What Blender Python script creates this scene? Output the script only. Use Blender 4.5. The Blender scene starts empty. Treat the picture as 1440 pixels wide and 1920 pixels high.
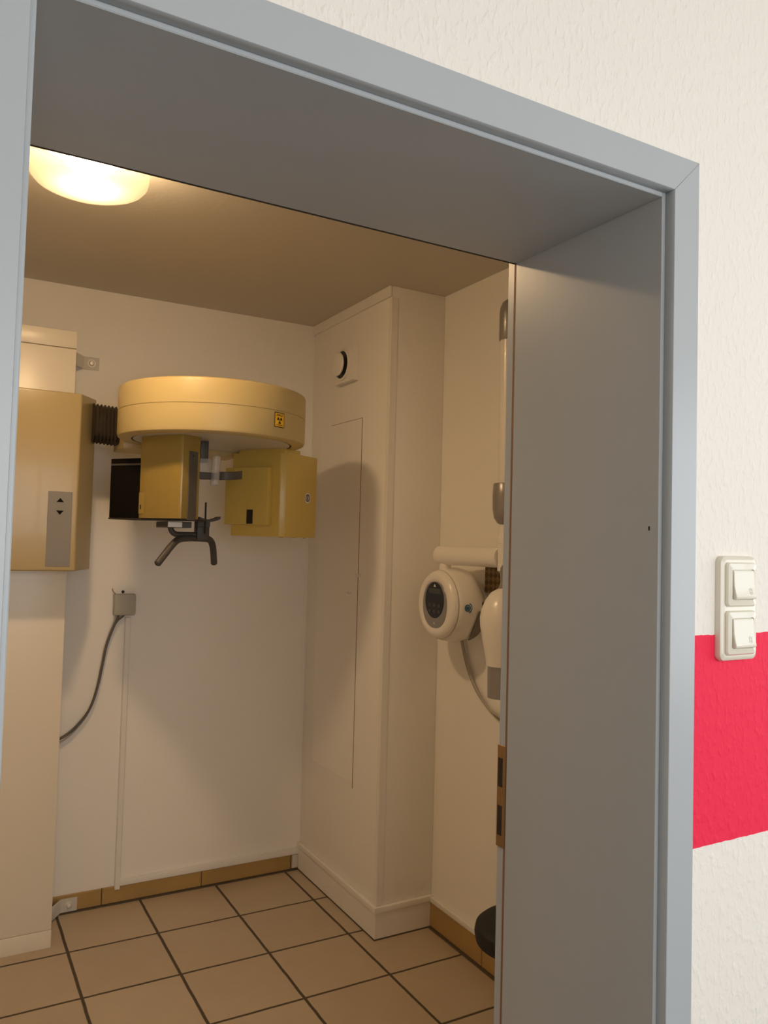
import bpy, bmesh, math, random
from mathutils import Vector, Matrix
random.seed(7)
S = bpy.context.scene
COL = S.collection
PI = math.pi

# ---------------------------------------------------------------- materials
def newmat(name):
    m = bpy.data.materials.new(name); m.use_nodes = True
    nt = m.node_tree
    return m, nt, nt.nodes['Principled BSDF']

def paint(name, col, rough=.5, metal=0., bump=0., bscale=60., btype='noise', var=0., vscale=3., stretch=(1, 1, 1), coat=0., spec=.5):
    m, nt, p = newmat(name)
    p.inputs['Base Color'].default_value = (*col, 1)
    p.inputs['Roughness'].default_value = rough
    p.inputs['Metallic'].default_value = metal
    p.inputs['Specular IOR Level'].default_value = spec
    p.inputs['Coat Weight'].default_value = coat
    if bump or var:
        geo = nt.nodes.new('ShaderNodeNewGeometry')
        mp = nt.nodes.new('ShaderNodeMapping'); mp.inputs['Scale'].default_value = stretch
        nt.links.new(geo.outputs['Position'], mp.inputs['Vector'])
    if bump:
        n = nt.nodes.new('ShaderNodeTexNoise'); n.inputs['Scale'].default_value = bscale; n.inputs['Detail'].default_value = 3
        nt.links.new(mp.outputs[0], n.inputs['Vector'])
        b = nt.nodes.new('ShaderNodeBump'); b.inputs['Strength'].default_value = bump; b.inputs['Distance'].default_value = .004
        nt.links.new(n.outputs['Fac'], b.inputs['Height']); nt.links.new(b.outputs[0], p.inputs['Normal'])
    if var:
        n2 = nt.nodes.new('ShaderNodeTexNoise'); n2.inputs['Scale'].default_value = vscale; n2.inputs['Detail'].default_value = 4
        nt.links.new(mp.outputs[0], n2.inputs['Vector'])
        mx = nt.nodes.new('ShaderNodeMix'); mx.data_type = 'RGBA'
        mx.inputs[6].default_value = (*[c*(1-var) for c in col], 1); mx.inputs[7].default_value = (*[min(1, c*(1+var)) for c in col], 1)
        nt.links.new(n2.outputs['Fac'], mx.inputs[0]); nt.links.new(mx.outputs[2], p.inputs['Base Color'])
    return m

M = {}
M['wall'] = paint('white_wall_paint', (.865, .845, .80), .75, bump=.18, bscale=45, var=.02)
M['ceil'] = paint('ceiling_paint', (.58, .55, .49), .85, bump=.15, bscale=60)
M['corridor'] = paint('greyish_corridor_paint', (.56, .535, .50), .8, var=.02)
M['blue'] = paint('blue_grey_gloss_paint', (.425, .448, .458), .3, bump=.05, bscale=30, stretch=(1.5, 1.5, .35), var=.02, vscale=6)
M['yellow'] = paint('pale_yellow_enamel', (.545, .43, .195), .42, bump=.015, bscale=150, spec=.4)
M['yellowd'] = paint('pale_yellow_plastic', (.58, .46, .22), .4)
M['mustard'] = paint('mustard_yellow_enamel', (.64, .475, .115), .34, bump=.015, bscale=150, coat=.1)
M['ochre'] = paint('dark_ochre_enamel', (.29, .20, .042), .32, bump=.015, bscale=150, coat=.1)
M['tan'] = paint('tan_yellow_enamel', (.42, .325, .155), .25, bump=.01, bscale=120, coat=.1, spec=.4)
M['cream'] = paint('cream_enamel', (.80, .74, .62), .3, bump=.02, bscale=120)
M['white'] = paint('white_plastic', (.83, .80, .75), .28, coat=.2)
M['whitem'] = paint('white_satin_lacquer', (.81, .785, .74), .5)
M['dgrey'] = paint('dark_grey_rubber', (.055, .05, .045), .55)
M['grey'] = paint('mid_grey_plastic', (.25, .24, .225), .4)
M['lgrey'] = paint('light_grey_plastic', (.62, .6, .55), .45)
M['greycap'] = paint('grey_satin_plastic', (.30, .285, .275), .3, metal=.3)
M['panel'] = paint('grey_keypad_film', (.215, .195, .165), .5)
M['black'] = paint('black_plastic', (.012, .010, .009), .35)
M['blackm'] = paint('matt_black_cassette', (.005, .004, .003), .7, spec=.08)
M['dgrip'] = paint('dark_grey_plastic', (.075, .066, .056), .5)
M['blackf'] = paint('black_upholstery', (.012, .012, .013), .75)
M['bellow'] = paint('dark_brown_bellows', (.055, .042, .03), .5)
M['skirt'] = paint('ochre_tile_skirting', (.40, .26, .095), .35, var=.18, vscale=7)
M['grout'] = paint('dark_grout', (.10, .075, .05), .9)
M['bronze'] = paint('bronzed_brass', (.34, .2, .08), .4, metal=.7, var=.2, vscale=40)
M['slot'] = paint('dark_slot', (.02, .012, .008), .7)
M['edgewood'] = paint('bare_brown_wood_edge', (.26, .13, .06), .7)
M['chrome'] = paint('chrome', (.6, .58, .55), .18, metal=1.)
M['hooksteel'] = paint('dull_dark_steel', (.17, .15, .12), .35, metal=.5)
M['steel'] = paint('zinc_bolt', (.75, .72, .66), .35, metal=.4)
M['signy'] = paint('sign_yellow', (.9, .55, .03), .4)
M['signb'] = paint('sign_dark_print', (.05, .015, .006), .5)
M['cable'] = paint('dark_grey_cable', (.10, .09, .08), .45)
M['cablel'] = paint('light_grey_cable', (.42, .39, .35), .45)
M['cabletan'] = paint('tan_cable', (.30, .235, .15), .45)
M['ivory'] = paint('ivory_switch_plastic', (.74, .69, .56), .22, coat=.3)
M['ivorymark'] = paint('grey_print_mark', (.38, .36, .32), .5)
M['bluemark'] = paint('blue_print_mark', (.03, .16, .26), .4)
M['display'] = paint('black_glossy_display', (.008, .008, .010), .12)
M['lcd'] = paint('grey_lcd', (.05, .05, .047), .3)
M['red'] = paint('red_paint', (.8, .05, .08), .5)

# front wall: woodchip paper with a painted red band
def front_wall():
    m, nt, p = newmat('woodchip_wall_with_red_band')
    L = nt.links
    geo = nt.nodes.new('ShaderNodeNewGeometry')
    sep = nt.nodes.new('ShaderNodeSeparateXYZ'); L.new(geo.outputs['Position'], sep.inputs[0])
    def math_(op, a, b):
        n = nt.nodes.new('ShaderNodeMath'); n.operation = op
        for i, v in enumerate((a, b)):
            if isinstance(v, (int, float)): n.inputs[i].default_value = v
            else: L.new(v, n.inputs[i])
        return n.outputs[0]
    wob = nt.nodes.new('ShaderNodeTexNoise'); wob.inputs['Scale'].default_value = 60
    L.new(geo.outputs['Position'], wob.inputs['Vector'])
    z = math_('ADD', sep.outputs['Z'], math_('MULTIPLY', math_('SUBTRACT', wob.outputs['Fac'], .5), .003))
    band = math_('MULTIPLY', math_('GREATER_THAN', z, 1.0735), math_('LESS_THAN', z, 1.3752))
    front = math_('LESS_THAN', sep.outputs['Y'], .01)
    fac = math_('MULTIPLY', band, front)
    mx = nt.nodes.new('ShaderNodeMix'); mx.data_type = 'RGBA'
    mx.inputs[6].default_value = (.84, .79, .715, 1); mx.inputs[7].default_value = (.87, .022, .072, 1)
    L.new(fac, mx.inputs[0]); L.new(mx.outputs[2], p.inputs['Base Color'])
    p.inputs['Roughness'].default_value = .7; p.inputs['Specular IOR Level'].default_value = .3
    mp = nt.nodes.new('ShaderNodeMapping'); mp.inputs['Scale'].default_value = (1.5, 1, .8)
    L.new(geo.outputs['Position'], mp.inputs['Vector'])
    n1 = nt.nodes.new('ShaderNodeTexNoise'); n1.inputs['Scale'].default_value = 70; n1.inputs['Detail'].default_value = 2
    n2 = nt.nodes.new('ShaderNodeTexNoise'); n2.inputs['Scale'].default_value = 240; n2.inputs['Detail'].default_value = 2
    L.new(mp.outputs[0], n1.inputs['Vector']); L.new(geo.outputs['Position'], n2.inputs['Vector'])
    r = nt.nodes.new('ShaderNodeMapRange'); r.inputs[1].default_value = .48; r.inputs[2].default_value = .72
    L.new(n1.outputs['Fac'], r.inputs[0])
    h = math_('ADD', r.outputs[0], math_('MULTIPLY', n2.outputs['Fac'], .25))
    b = nt.nodes.new('ShaderNodeBump'); b.inputs['Strength'].default_value = .5; b.inputs['Distance'].default_value = .002
    L.new(h, b.inputs['Height']); L.new(b.outputs[0], p.inputs['Normal'])
    return m
M['front'] = front_wall()

# floor tiles
GX, GY, TX, TY = .560, 2.288, .3212, .3196
def floor_mat():
    m, nt, p = newmat('beige_floor_tiles'); L = nt.links
    geo = nt.nodes.new('ShaderNodeNewGeometry')
    sep = nt.nodes.new('ShaderNodeSeparateXYZ'); L.new(geo.outputs['Position'], sep.inputs[0])
    def math_(op, a, b=0.):
        n = nt.nodes.new('ShaderNodeMath'); n.operation = op
        for i, v in enumerate((a, b)):
            if isinstance(v, (int, float)): n.inputs[i].default_value = v
            else: L.new(v, n.inputs[i])
        return n.outputs[0]
    wob = nt.nodes.new('ShaderNodeTexNoise'); wob.inputs['Scale'].default_value = 12; L.new(geo.outputs['Position'], wob.inputs['Vector'])
    wv = math_('MULTIPLY', math_('SUBTRACT', wob.outputs['Fac'], .5), .004)
    def axis(out, o, t, hw):
        c = math_('DIVIDE', math_('SUBTRACT', math_('ADD', out, wv), o), t)
        f = math_('SUBTRACT', c, math_('ROUND', c))
        d = math_('MULTIPLY', math_('ABSOLUTE', f), t)
        r = nt.nodes.new('ShaderNodeMapRange'); r.inputs[1].default_value = hw-.0008; r.inputs[2].default_value = hw+.0016
        L.new(d, r.inputs[0])
        return r.outputs[0], math_('FLOOR', c)
    fx, ix = axis(sep.outputs['X'], GX, TX, .0048)
    fy, iy = axis(sep.outputs['Y'], GY, TY, .0045)
    tile = math_('MULTIPLY', fx, fy)
    comb = nt.nodes.new('ShaderNodeCombineXYZ'); L.new(ix, comb.inputs[0]); L.new(iy, comb.inputs[1])
    wn = nt.nodes.new('ShaderNodeTexWhiteNoise'); L.new(comb.outputs[0], wn.inputs['Vector'])
    n = nt.nodes.new('ShaderNodeTexNoise'); n.inputs['Scale'].default_value = 9; n.inputs['Detail'].default_value = 5
    L.new(geo.outputs['Position'], n.inputs['Vector'])
    v = math_('ADD', math_('MULTIPLY', wn.outputs['Value'], .35), math_('MULTIPLY', n.outputs['Fac'], .65))
    c1 = nt.nodes.new('ShaderNodeMix'); c1.data_type = 'RGBA'
    c1.inputs[6].default_value = (.42, .335, .235, 1); c1.inputs[7].default_value = (.53, .435, .31, 1); L.new(v, c1.inputs[0])
    c2 = nt.nodes.new('ShaderNodeMix'); c2.data_type = 'RGBA'
    c2.inputs[6].default_value = (.075, .055, .036, 1); L.new(c1.outputs[2], c2.inputs[7]); L.new(tile, c2.inputs[0])
    L.new(c2.outputs[2], p.inputs['Base Color'])
    r = nt.nodes.new('ShaderNodeMapRange'); r.inputs[3].default_value = .9; r.inputs[4].default_value = .38
    L.new(tile, r.inputs[0]); L.new(r.outputs[0], p.inputs['Roughness'])
    b = nt.nodes.new('ShaderNodeBump'); b.inputs['Strength'].default_value = .6; b.inputs['Distance'].default_value = .002
    L.new(tile, b.inputs['Height']); L.new(b.outputs[0], p.inputs['Normal'])
    return m
M['floor'] = floor_mat()

def weave_mat():
    m, nt, p = newmat('brown_woven_pattern'); L = nt.links
    geo = nt.nodes.new('ShaderNodeNewGeometry'); mp = nt.nodes.new('ShaderNodeMapping')
    mp.inputs['Rotation'].default_value = (PI/4, 0, 0)
    L.new(geo.outputs['Position'], mp.inputs['Vector'])
    br = nt.nodes.new('ShaderNodeTexChecker'); br.inputs['Scale'].default_value = 55
    br.inputs['Color1'].default_value = (.12, .075, .03, 1); br.inputs['Color2'].default_value = (.26, .17, .08, 1)
    L.new(mp.outputs[0], br.inputs['Vector'])
    L.new(br.outputs['Color'], p.inputs['Base Color']); p.inputs['Roughness'].default_value = .6
    return m
M['weave'] = weave_mat()

def glass_mat():
    # frosted lamp bowl: mostly lets the bulb light through, scatters a little of it
    m = bpy.data.materials.new('frosted_lamp_glass'); m.use_nodes = True
    nt = m.node_tree; nt.nodes.clear(); L = nt.links
    out = nt.nodes.new('ShaderNodeOutputMaterial')
    tr = nt.nodes.new('ShaderNodeBsdfTransparent'); tr.inputs[0].default_value = (1, .96, .88, 1)
    tl = nt.nodes.new('ShaderNodeBsdfTranslucent'); tl.inputs[0].default_value = (1, .93, .8, 1)
    a = nt.nodes.new('ShaderNodeMixShader'); a.inputs[0].default_value = LAMP_SCATTER
    L.new(tr.outputs[0], a.inputs[1]); L.new(tl.outputs[0], a.inputs[2]); L.new(a.outputs[0], out.inputs[0])
    return m
def clear_mat():
    m = bpy.data.materials.new('cloudy_clear_plastic'); m.use_nodes = True
    nt = m.node_tree; nt.nodes.clear(); L = nt.links
    out = nt.nodes.new('ShaderNodeOutputMaterial')
    tr = nt.nodes.new('ShaderNodeBsdfTransparent'); tr.inputs[0].default_value = (.93, .92, .9, 1)
    p = nt.nodes.new('ShaderNodeBsdfPrincipled'); p.inputs['Base Color'].default_value = (.8, .77, .72, 1); p.inputs['Roughness'].default_value = .25
    a = nt.nodes.new('ShaderNodeMixShader'); a.inputs[0].default_value = .38
    L.new(tr.outputs[0], a.inputs[1]); L.new(p.outputs[0], a.inputs[2]); L.new(a.outputs[0], out.inputs[0])
    return m
def emit(name, col, s):
    m = bpy.data.materials.new(name); m.use_nodes = True
    nt = m.node_tree; nt.nodes.clear()
    out = nt.nodes.new('ShaderNodeOutputMaterial'); e = nt.nodes.new('ShaderNodeEmission')
    e.inputs[0].default_value = (*col, 1); e.inputs[1].default_value = s
    nt.links.new(e.outputs[0], out.inputs[0]); return m
LAMP_SCATTER = .04
LAMP_L = 288.
M['lampglass'] = glass_mat(); M['clear'] = clear_mat()
M['bulb'] = emit('warm_bulb', (1., .70, .41), LAMP_L)

# ---------------------------------------------------------------- mesh helpers
def BM(): return bmesh.new()

def merge(bm, tmp, mat=0, mtx=None):
    if mtx is not None: bmesh.ops.transform(tmp, matrix=mtx, verts=tmp.verts)
    vm = {}
    for v in tmp.verts: vm[v] = bm.verts.new(v.co)
    for f in tmp.faces:
        try:
            nf = bm.faces.new([vm[v] for v in f.verts]); nf.material_index = mat; nf.smooth = True
        except ValueError: pass
    tmp.free()

def box(bm, x0, x1, y0, y1, z0, z1, bev=0., seg=2, mat=0, mtx=None):
    t = bmesh.new()
    bmesh.ops.create_cube(t, size=1)
    for v in t.verts:
        v.co = Vector(((x0+x1)/2+v.co.x*(x1-x0), (y0+y1)/2+v.co.y*(y1-y0), (z0+z1)/2+v.co.z*(z1-z0)))
    if bev: bmesh.ops.bevel(t, geom=list(t.edges), offset=bev, segments=seg, profile=.6, affect='EDGES')
    merge(bm, t, mat, mtx)

def prism(bm, poly, h0, h1, bev=0., seg=2, mat=0, mtx=None, only_vert=False):
    """poly in local xy, extruded along local z"""
    t = bmesh.new()
    a = [t.verts.new((x, y, h0)) for x, y in poly]; b = [t.verts.new((x, y, h1)) for x, y in poly]
    n = len(poly)
    t.faces.new(list(reversed(a))); t.faces.new(b)
    for i in range(n): t.faces.new((a[i], a[(i+1) % n], b[(i+1) % n], b[i]))
    bmesh.ops.recalc_face_normals(t, faces=t.faces)
    if bev: bmesh.ops.bevel(t, geom=list(t.edges), offset=bev, segments=seg, profile=.6, affect='EDGES')
    merge(bm, t, mat, mtx)

def lathe(bm, prof, n=48, mat=0, mtx=None):
    """prof: list of (r, z), revolved about local z"""
    t = bmesh.new(); rings = []
    for r, z in prof:
        if r < 1e-6: rings.append([t.verts.new((0, 0, z))])
        else: rings.append([t.verts.new((r*math.cos(2*PI*i/n), r*math.sin(2*PI*i/n), z)) for i in range(n)])
    for A, B in zip(rings[:-1], rings[1:]):
        for i in range(n):
            j = (i+1) % n
            if len(A) == 1 and len(B) == 1: break
            if len(A) == 1: t.faces.new((A[0], B[i], B[j]))
            elif len(B) == 1: t.faces.new((A[j], A[i], B[0]))
            else: t.faces.new((A[i], A[j], B[j], B[i]))
    bmesh.ops.recalc_face_normals(t, faces=t.faces)
    merge(bm, t, mat, mtx)

def spline(pts, n=8):
    P = [Vector(p) for p in pts]
    if len(P) < 3: return P
    out = []
    for i in range(len(P)-1):
        p0, p1, p2, p3 = P[max(i-1, 0)], P[i], P[i+1], P[min(i+2, len(P)-1)]
        for k in range(n):
            t = k/n
            out.append(.5*((2*p1)+(p2-p0)*t+(2*p0-5*p1+4*p2-p3)*t*t+(3*p1-p0-3*p2+p3)*t**3))
    out.append(P[-1]); return out

def tube(bm, pts, r, n=14, mat=0, smooth_n=8, caps=True, radii=None):
    P = spline(pts, smooth_n) if smooth_n else [Vector(p) for p in pts]
    t = bmesh.new(); rings = []
    up = Vector((0, 0, 1)); T0 = (P[1]-P[0]).normalized()
    if abs(T0.dot(up)) > .9: up = Vector((1, 0, 0))
    N = (up-T0*up.dot(T0)).normalized()
    seq = []
    for i, p in enumerate(P):
        T = (P[min(i+1, len(P)-1)]-P[max(i-1, 0)]).normalized()
        N = (N-T*N.dot(T)).normalized(); B = T.cross(N)
        rr = r if radii is None else radii[0]+(radii[1]-radii[0])*i/(len(P)-1)
        seq.append((p, N.copy(), B, rr, T))
    def ring(p, N, B, rr): return [t.verts.new(p+N*rr*math.cos(2*PI*k/n)+B*rr*math.sin(2*PI*k/n)) for k in range(n)]
    if caps:
        p, N0, B0, rr, T = seq[0]
        rings.append(ring(p-T*rr*.28, N0, B0, rr*.72))
    for p, N0, B0, rr, T in seq: rings.append(ring(p, N0, B0, rr))
    if caps:
        p, N0, B0, rr, T = seq[-1]
        rings.append(ring(p+T*rr*.28, N0, B0, rr*.72))
    for A, B in zip(rings[:-1], rings[1:]):
        for i in range(n): t.faces.new((A[i], A[(i+1) % n], B[(i+1) % n], B[i]))
    t.faces.new(list(reversed(rings[0]))); t.faces.new(rings[-1])
    bmesh.ops.recalc_face_normals(t, faces=t.faces)
    merge(bm, t, mat)

def wpos(o):
    p = Vector(o.location)
    while o.parent: o = o.parent; p += Vector(o.location)
    return p

XF = None      # placement applied to the parts of the machine head
def obj(name, bm, mats, parent=None, angle=35, origin=None):
    if XF is not None: bmesh.ops.transform(bm, matrix=XF, verts=bm.verts)
    me = bpy.data.meshes.new(name)
    lo = Vector((min(v.co.x for v in bm.verts), min(v.co.y for v in bm.verts), min(v.co.z for v in bm.verts)))
    hi = Vector((max(v.co.x for v in bm.verts), max(v.co.y for v in bm.verts), max(v.co.z for v in bm.verts)))
    c = (lo+hi)/2 if origin is None else Vector(origin)
    for v in bm.verts: v.co -= c
    bm.to_mesh(me); bm.free()
    for m in (mats if isinstance(mats, (list, tuple)) else [mats]): me.materials.append(m)
    for p in me.polygons: p.use_smooth = True
    me.set_sharp_from_angle(angle=math.radians(angle))
    o = bpy.data.objects.new(name, me); COL.objects.link(o)
    if parent is not None:
        o.parent = parent; o.location = c-wpos(parent)
    else: o.location = c
    return o

def thing(name, label, cat, loc, group=None, kind=None):
    o = bpy.data.objects.new(name, None); COL.objects.link(o); o.location = loc
    o.empty_display_size = .1
    o['label'] = label; o['category'] = cat
    if group: o['group'] = group
    if kind: o['kind'] = kind
    return o

def tag(o, label, cat, kind=None):
    o['label'] = label; o['category'] = cat
    if kind: o['kind'] = kind
    return o

def struct(name, bm, mats, label, cat, parent=None):
    o = obj(name, bm, mats, parent)
    return tag(o, label, cat, 'structure')

# ---------------------------------------------------------------- setting
RX0, RX1 = -1.75, .882          # x-ray room
RY1 = 2.6126
CZ = 2.5
WT = .335                       # door wall thickness
OX0, OX1, OZ = -.8231, 0., 2.0  # clear opening
LT = .02
CX0, CX1, CY0 = -2.6, 2.1, -2.7   # corridor
SX, SY = .633, 1.886            # shaft corner

b = BM(); box(b, CX0-.1, CX1+.1, .16, RY1+.1, -.1, 0)
struct('floor', b, M['floor'], 'beige square floor tiles with dark grout lines', 'floor')
b = BM(); box(b, CX0-.1, CX1+.1, CY0-.1, .16, -.1, 0)
struct('floor_corridor', b, paint('grey_vinyl_floor', (.05, .05, .05), .5, var=.1), 'grey vinyl corridor floor in front of the doorway', 'floor')
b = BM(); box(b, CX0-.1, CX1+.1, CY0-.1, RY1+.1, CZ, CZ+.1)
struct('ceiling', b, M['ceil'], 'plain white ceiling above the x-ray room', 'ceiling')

b = BM()
box(b, CX0, OX0-LT, 0, WT, 0, CZ); box(b, OX1+LT, CX1, 0, WT, 0, CZ); box(b, OX0-LT, OX1+LT, 0, WT, OZ+LT, CZ)
struct('wall_front', b, M['front'], 'white woodchip wall with a red painted band around the doorway', 'wall')
b = BM(); box(b, RX0-.1, RX1+.1, RY1, RY1+.1, 0, CZ)
struct('wall_back', b, M['wall'], 'white back wall of the x-ray room behind the yellow machine', 'wall')
b = BM(); box(b, RX1, RX1+.1, WT, RY1, 0, CZ)
struct('wall_right', b, M['wall'], 'white right wall of the x-ray room carrying the white x-ray arm', 'wall')
b = BM(); box(b, RX0-.1, RX0, WT, RY1, 0, CZ)
struct('wall_left', b, M['wall'], 'white left wall of the x-ray room', 'wall')
b = BM(); box(b, SX, RX1, SY, RY1, 0, CZ, .004, 2)
struct('wall_shaft', b, M['wall'], 'white boxed-in shaft in the right corner of the x-ray room', 'wall')

# corridor shell with a window behind the photographer
b = BM(); box(b, CX0-.1, CX0, CY0, 0, 0, CZ)
struct('wall_corridor_left', b, M['corridor'], 'white left end wall of the corridor', 'wall')
EY0, EY1, EZ0, EZ1 = -2.2, -.45, .85, 2.25
b = BM()
box(b, CX1, CX1+.1, CY0, EY0, 0, CZ); box(b, CX1, CX1+.1, EY1, 0, 0, CZ); box(b, CX1, CX1+.1, EY0, EY1, 0, EZ0); box(b, CX1, CX1+.1, EY0, EY1, EZ1, CZ)
struct('wall_corridor_right', b, M['corridor'], 'white right end wall of the corridor', 'wall')
WX0, WX1, WZ0, WZ1 = -1.7, 1.7, .85, 2.3
b = BM()
box(b, CX0, WX0, CY0-.1, CY0, 0, CZ); box(b, WX1, CX1, CY0-.1, CY0, 0, CZ)
box(b, WX0, WX1, CY0-.1, CY0, 0, WZ0); box(b, WX0, WX1, CY0-.1, CY0, WZ1, CZ)
struct('wall_corridor_back', b, M['corridor'], 'white corridor wall opposite the doorway with a window opening', 'wall')
wn = thing('window_1', 'white framed window in the corridor wall opposite the doorway', 'window', ((WX0+WX1)/2, CY0-.05, WZ0), kind='structure')
b = BM()
for x0, x1, z0, z1 in ((WX0, WX0+.06, WZ0, WZ1), (WX1-.06, WX1, WZ0, WZ1), (WX0+.06, WX1-.06, WZ0, WZ0+.06), (WX0+.06, WX1-.06, WZ1-.06, WZ1), ((WX0+WX1)/2-.04, (WX0+WX1)/2+.04, WZ0+.06, WZ1-.06)):
    box(b, x0, x1, CY0-.08, CY0-.03, z0, z1, .004)
obj('window_frame', b, M['whitem'], wn)
wn = thing('window_2', 'white framed window in the right end wall of the corridor', 'window', (CX1+.05, (EY0+EY1)/2, EZ0), kind='structure')
b = BM()
for y0, y1, z0, z1 in ((EY0, EY0+.06, EZ0, EZ1), (EY1-.06, EY1, EZ0, EZ1), (EY0+.06, EY1-.06, EZ0, EZ0+.06), (EY0+.06, EY1-.06, EZ1-.06, EZ1), ((EY0+EY1)/2-.04, (EY0+EY1)/2+.04, EZ0+.06, EZ1-.06)):
    box(b, CX1+.03, CX1+.08, y0, y1, z0, z1, .004)
obj('window_frame', b, M['whitem'], wn)

# door frame
RB, EB, AW = .0059, .0167, .0507
door = thing('door_1', 'blue-grey painted door frame with deep lining around the doorway', 'door frame', ((OX0+OX1)/2, 0, 0), kind='structure')
b = BM(); box(b, OX1, OX1+LT, 0, .328, 0, OZ+LT, .0012, 1); obj('jamb_lining', b, M['blue'], door)
b = BM(); box(b, OX0-LT, OX0, 0, .328, 0, OZ+LT, .0012, 1); obj('jamb_lining', b, M['blue'], door)
b = BM(); box(b, OX0, OX1, 0, .328, OZ, OZ+LT, .0012, 1); obj('head_lining', b, M['blue'], door)
def arch(pts):
    bb = BM()
    # polygon given in x,z; extruded in y
    prism(bb, pts, -EB, 0, .0007, 1, mtx=Matrix(((1, 0, 0, 0), (0, 0, 1, 0), (0, 1, 0, 0), (0, 0, 0, 1))))
    return bb
xi, xo, zi, zo = OX1+RB, OX1+RB+AW, OZ+RB, OZ+RB+AW
li, lo_ = OX0-RB, OX0-RB-AW
obj('architrave', arch([(xi, 0), (xo, 0), (xo, zo), (xi, zi)]), M['blue'], door)
obj('architrave', arch([(xi, zi), (xo, zo), (lo_, zo), (li, zi)]), M['blue'], door)
obj('architrave', arch([(li, 0), (li, zi), (lo_, zo), (lo_, 0)]), M['blue'], door)
b = BM()
box(b, -.0004, 0, .016, .0185, 1.524, 1.530, 0, 1); sm_ = obj('scuff_mark', b, M['slot'], [o for o in door.children if o.name.startswith('jamb')][0])
# far side: bare wood edge, rebate strip with strike plate, rubber seal under the head
b = BM(); box(b, .0006, LT, .328, .3325, 0, OZ); obj('wood_edge', b, M['edgewood'], door)
b = BM(); box(b, OX0-LT, LT, .328, .3315, OZ-.0004, OZ+.012); obj('rubber_seal', b, M['slot'], door)
b = BM(); box(b, .001, LT, .3325, .351, 0, OZ+LT, .0012, 1); rs = obj('rebate_strip', b, M['blue'], door)
b = BM(); box(b, OX0-LT, OX0-.001, .3325, .351, 0, OZ+LT, .0012, 1); obj('rebate_strip', b, M['blue'], door)
b = BM()
box(b, -.0008, .001, .3300, .3520, .972, 1.147, .0004, 1, 0)
box(b, -.0012, .0008, .337, .349, 1.075, 1.125, 0, 1, 1); box(b, -.0012, .0008, .337, .349, .992, 1.043, 0, 1, 1)
obj('strike_plate', b, [M['bronze'], M['slot']], rs)

# skirtings
def skirt_run(name, along, a0, a1, other0, other1, joints, z1, label):
    bb = BM(); cuts = [a0]+joints+[a1]
    for p, q in zip(cuts[:-1], cuts[1:]):
        g = .0018
        if along == 'x': box(bb, p+g, q-g, other0, other1, .006, z1, .0015, 1, 0)
        else: box(bb, other0, other1, p+g, q-g, .006, z1, .0015, 1, 0)
    if along == 'x': box(bb, a0, a1, other0+.003, other1, 0, z1-.001, 0, 1, 1); box(bb, a0, a1, other0-.008, other0+.004, 0, .004, 0, 1, 1)
    else: box(bb, other0+.003, other1, a0, a1, 0, z1-.001, 0, 1, 1); box(bb, other0-.010, other0+.004, a0, a1, 0, .004, 0, 1, 1)
    return struct(name, bb, [M['skirt'], M['grout']], label, 'skirting')
skirt_run('baseboard_back', 'x', RX0, SX, RY1-.010, RY1, [-1.464, -1.054, -.644, -.234, .176, .588], .070, 'ochre brown tile skirting along the back wall')
skirt_run('baseboard_right', 'y', WT+.03, SY, RX1-.012, RX1, [.74, 1.14, 1.54], .098, 'ochre brown tile skirting along the right wall')
b = BM()
box(b, -.165, SX, RY1-.014, RY1, .070, .094, .003, 2); box(b, -.165, SX, RY1-.009, RY1, .094, .099, .001, 1)
struct('trim_1', b, M['whitem'], 'thin white ledge above the tile skirting on the back wall', 'trim')
b = BM(); box(b, RX1-.016, RX1, WT+.03, SY, .098, .118, .003, 2)
struct('trim_2', b, M['whitem'], 'thin white ledge above the tile skirting on the right wall', 'trim')
b = BM()
t = .010
prof = [(SX-t, RY1), (SX-t, SY-t), (RX1-.001, SY-t), (RX1-.001, SY), (SX, SY), (SX, RY1)]
prism(b, prof, .004, .098, .001, 1)
t = .015
prism(b, [(SX-t, RY1), (SX-t, SY-t), (RX1-.001, SY-t), (RX1-.001, SY), (SX, SY), (SX, RY1)], .098, .122, .004, 2)
t = .012
prism(b, [(SX-t, RY1), (SX-t, SY-t), (RX1-.001, SY-t), (RX1-.001, SY), (SX, SY), (SX, RY1)], 0, .004, 0, 1, 1)
struct('baseboard_shaft', b, [M['whitem'], M['grout']], 'white profiled skirting board around the boxed-in shaft', 'skirting')
b = BM(); box(b, SX-.011, SX, SY+.0, RY1, CZ-.043, CZ, .002, 1)
struct('trim_3', b, M['whitem'], 'white strip along the top of the shaft under the ceiling', 'trim')
b = BM(); box(b, SX-.0022, SX+.028, SY-.0022, SY, .122, CZ-.045, .001, 1); box(b, SX-.0022, SX, SY, SY+.018, .122, CZ-.045, .001, 1)
struct('trim_4', b, M['whitem'], 'white corner bead running up the edge of the shaft', 'trim')

# access panel in the shaft's left face
ap = thing('door_2', 'flush white access panel in the left face of the shaft', 'access panel', (SX, 2.26, .517), kind='structure')
b = BM(); box(b, SX-.0016, SX, 2.1095, 2.50, .517, 2.0065, .0006, 1); obj('panel', b, M['wall'], ap)
b = BM(); box(b, SX-.0009, SX, 2.1060, 2.1095, .50, 2.0085); box(b, SX-.0009, SX, 2.1095, 2.40, 2.0065, 2.0085); obj('seam', b, M['edgewood'], ap)
b = BM(); lathe(b, [(0, .030), (.009, .029), (.012, .024), (.011, .018), (.006, .012), (.006, 0), (0, 0)], 20, mtx=Matrix.Translation((SX-.001, 2.163, 1.278)) @ Matrix.Rotation(-PI/2, 4, 'Y')); obj('knob', b, M['whitem'], ap)
b = BM(); box(b, SX-.006, SX, 2.085, 2.133, 1.352, 1.366, .002, 1); obj('latch', b, M['whitem'], ap)

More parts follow.
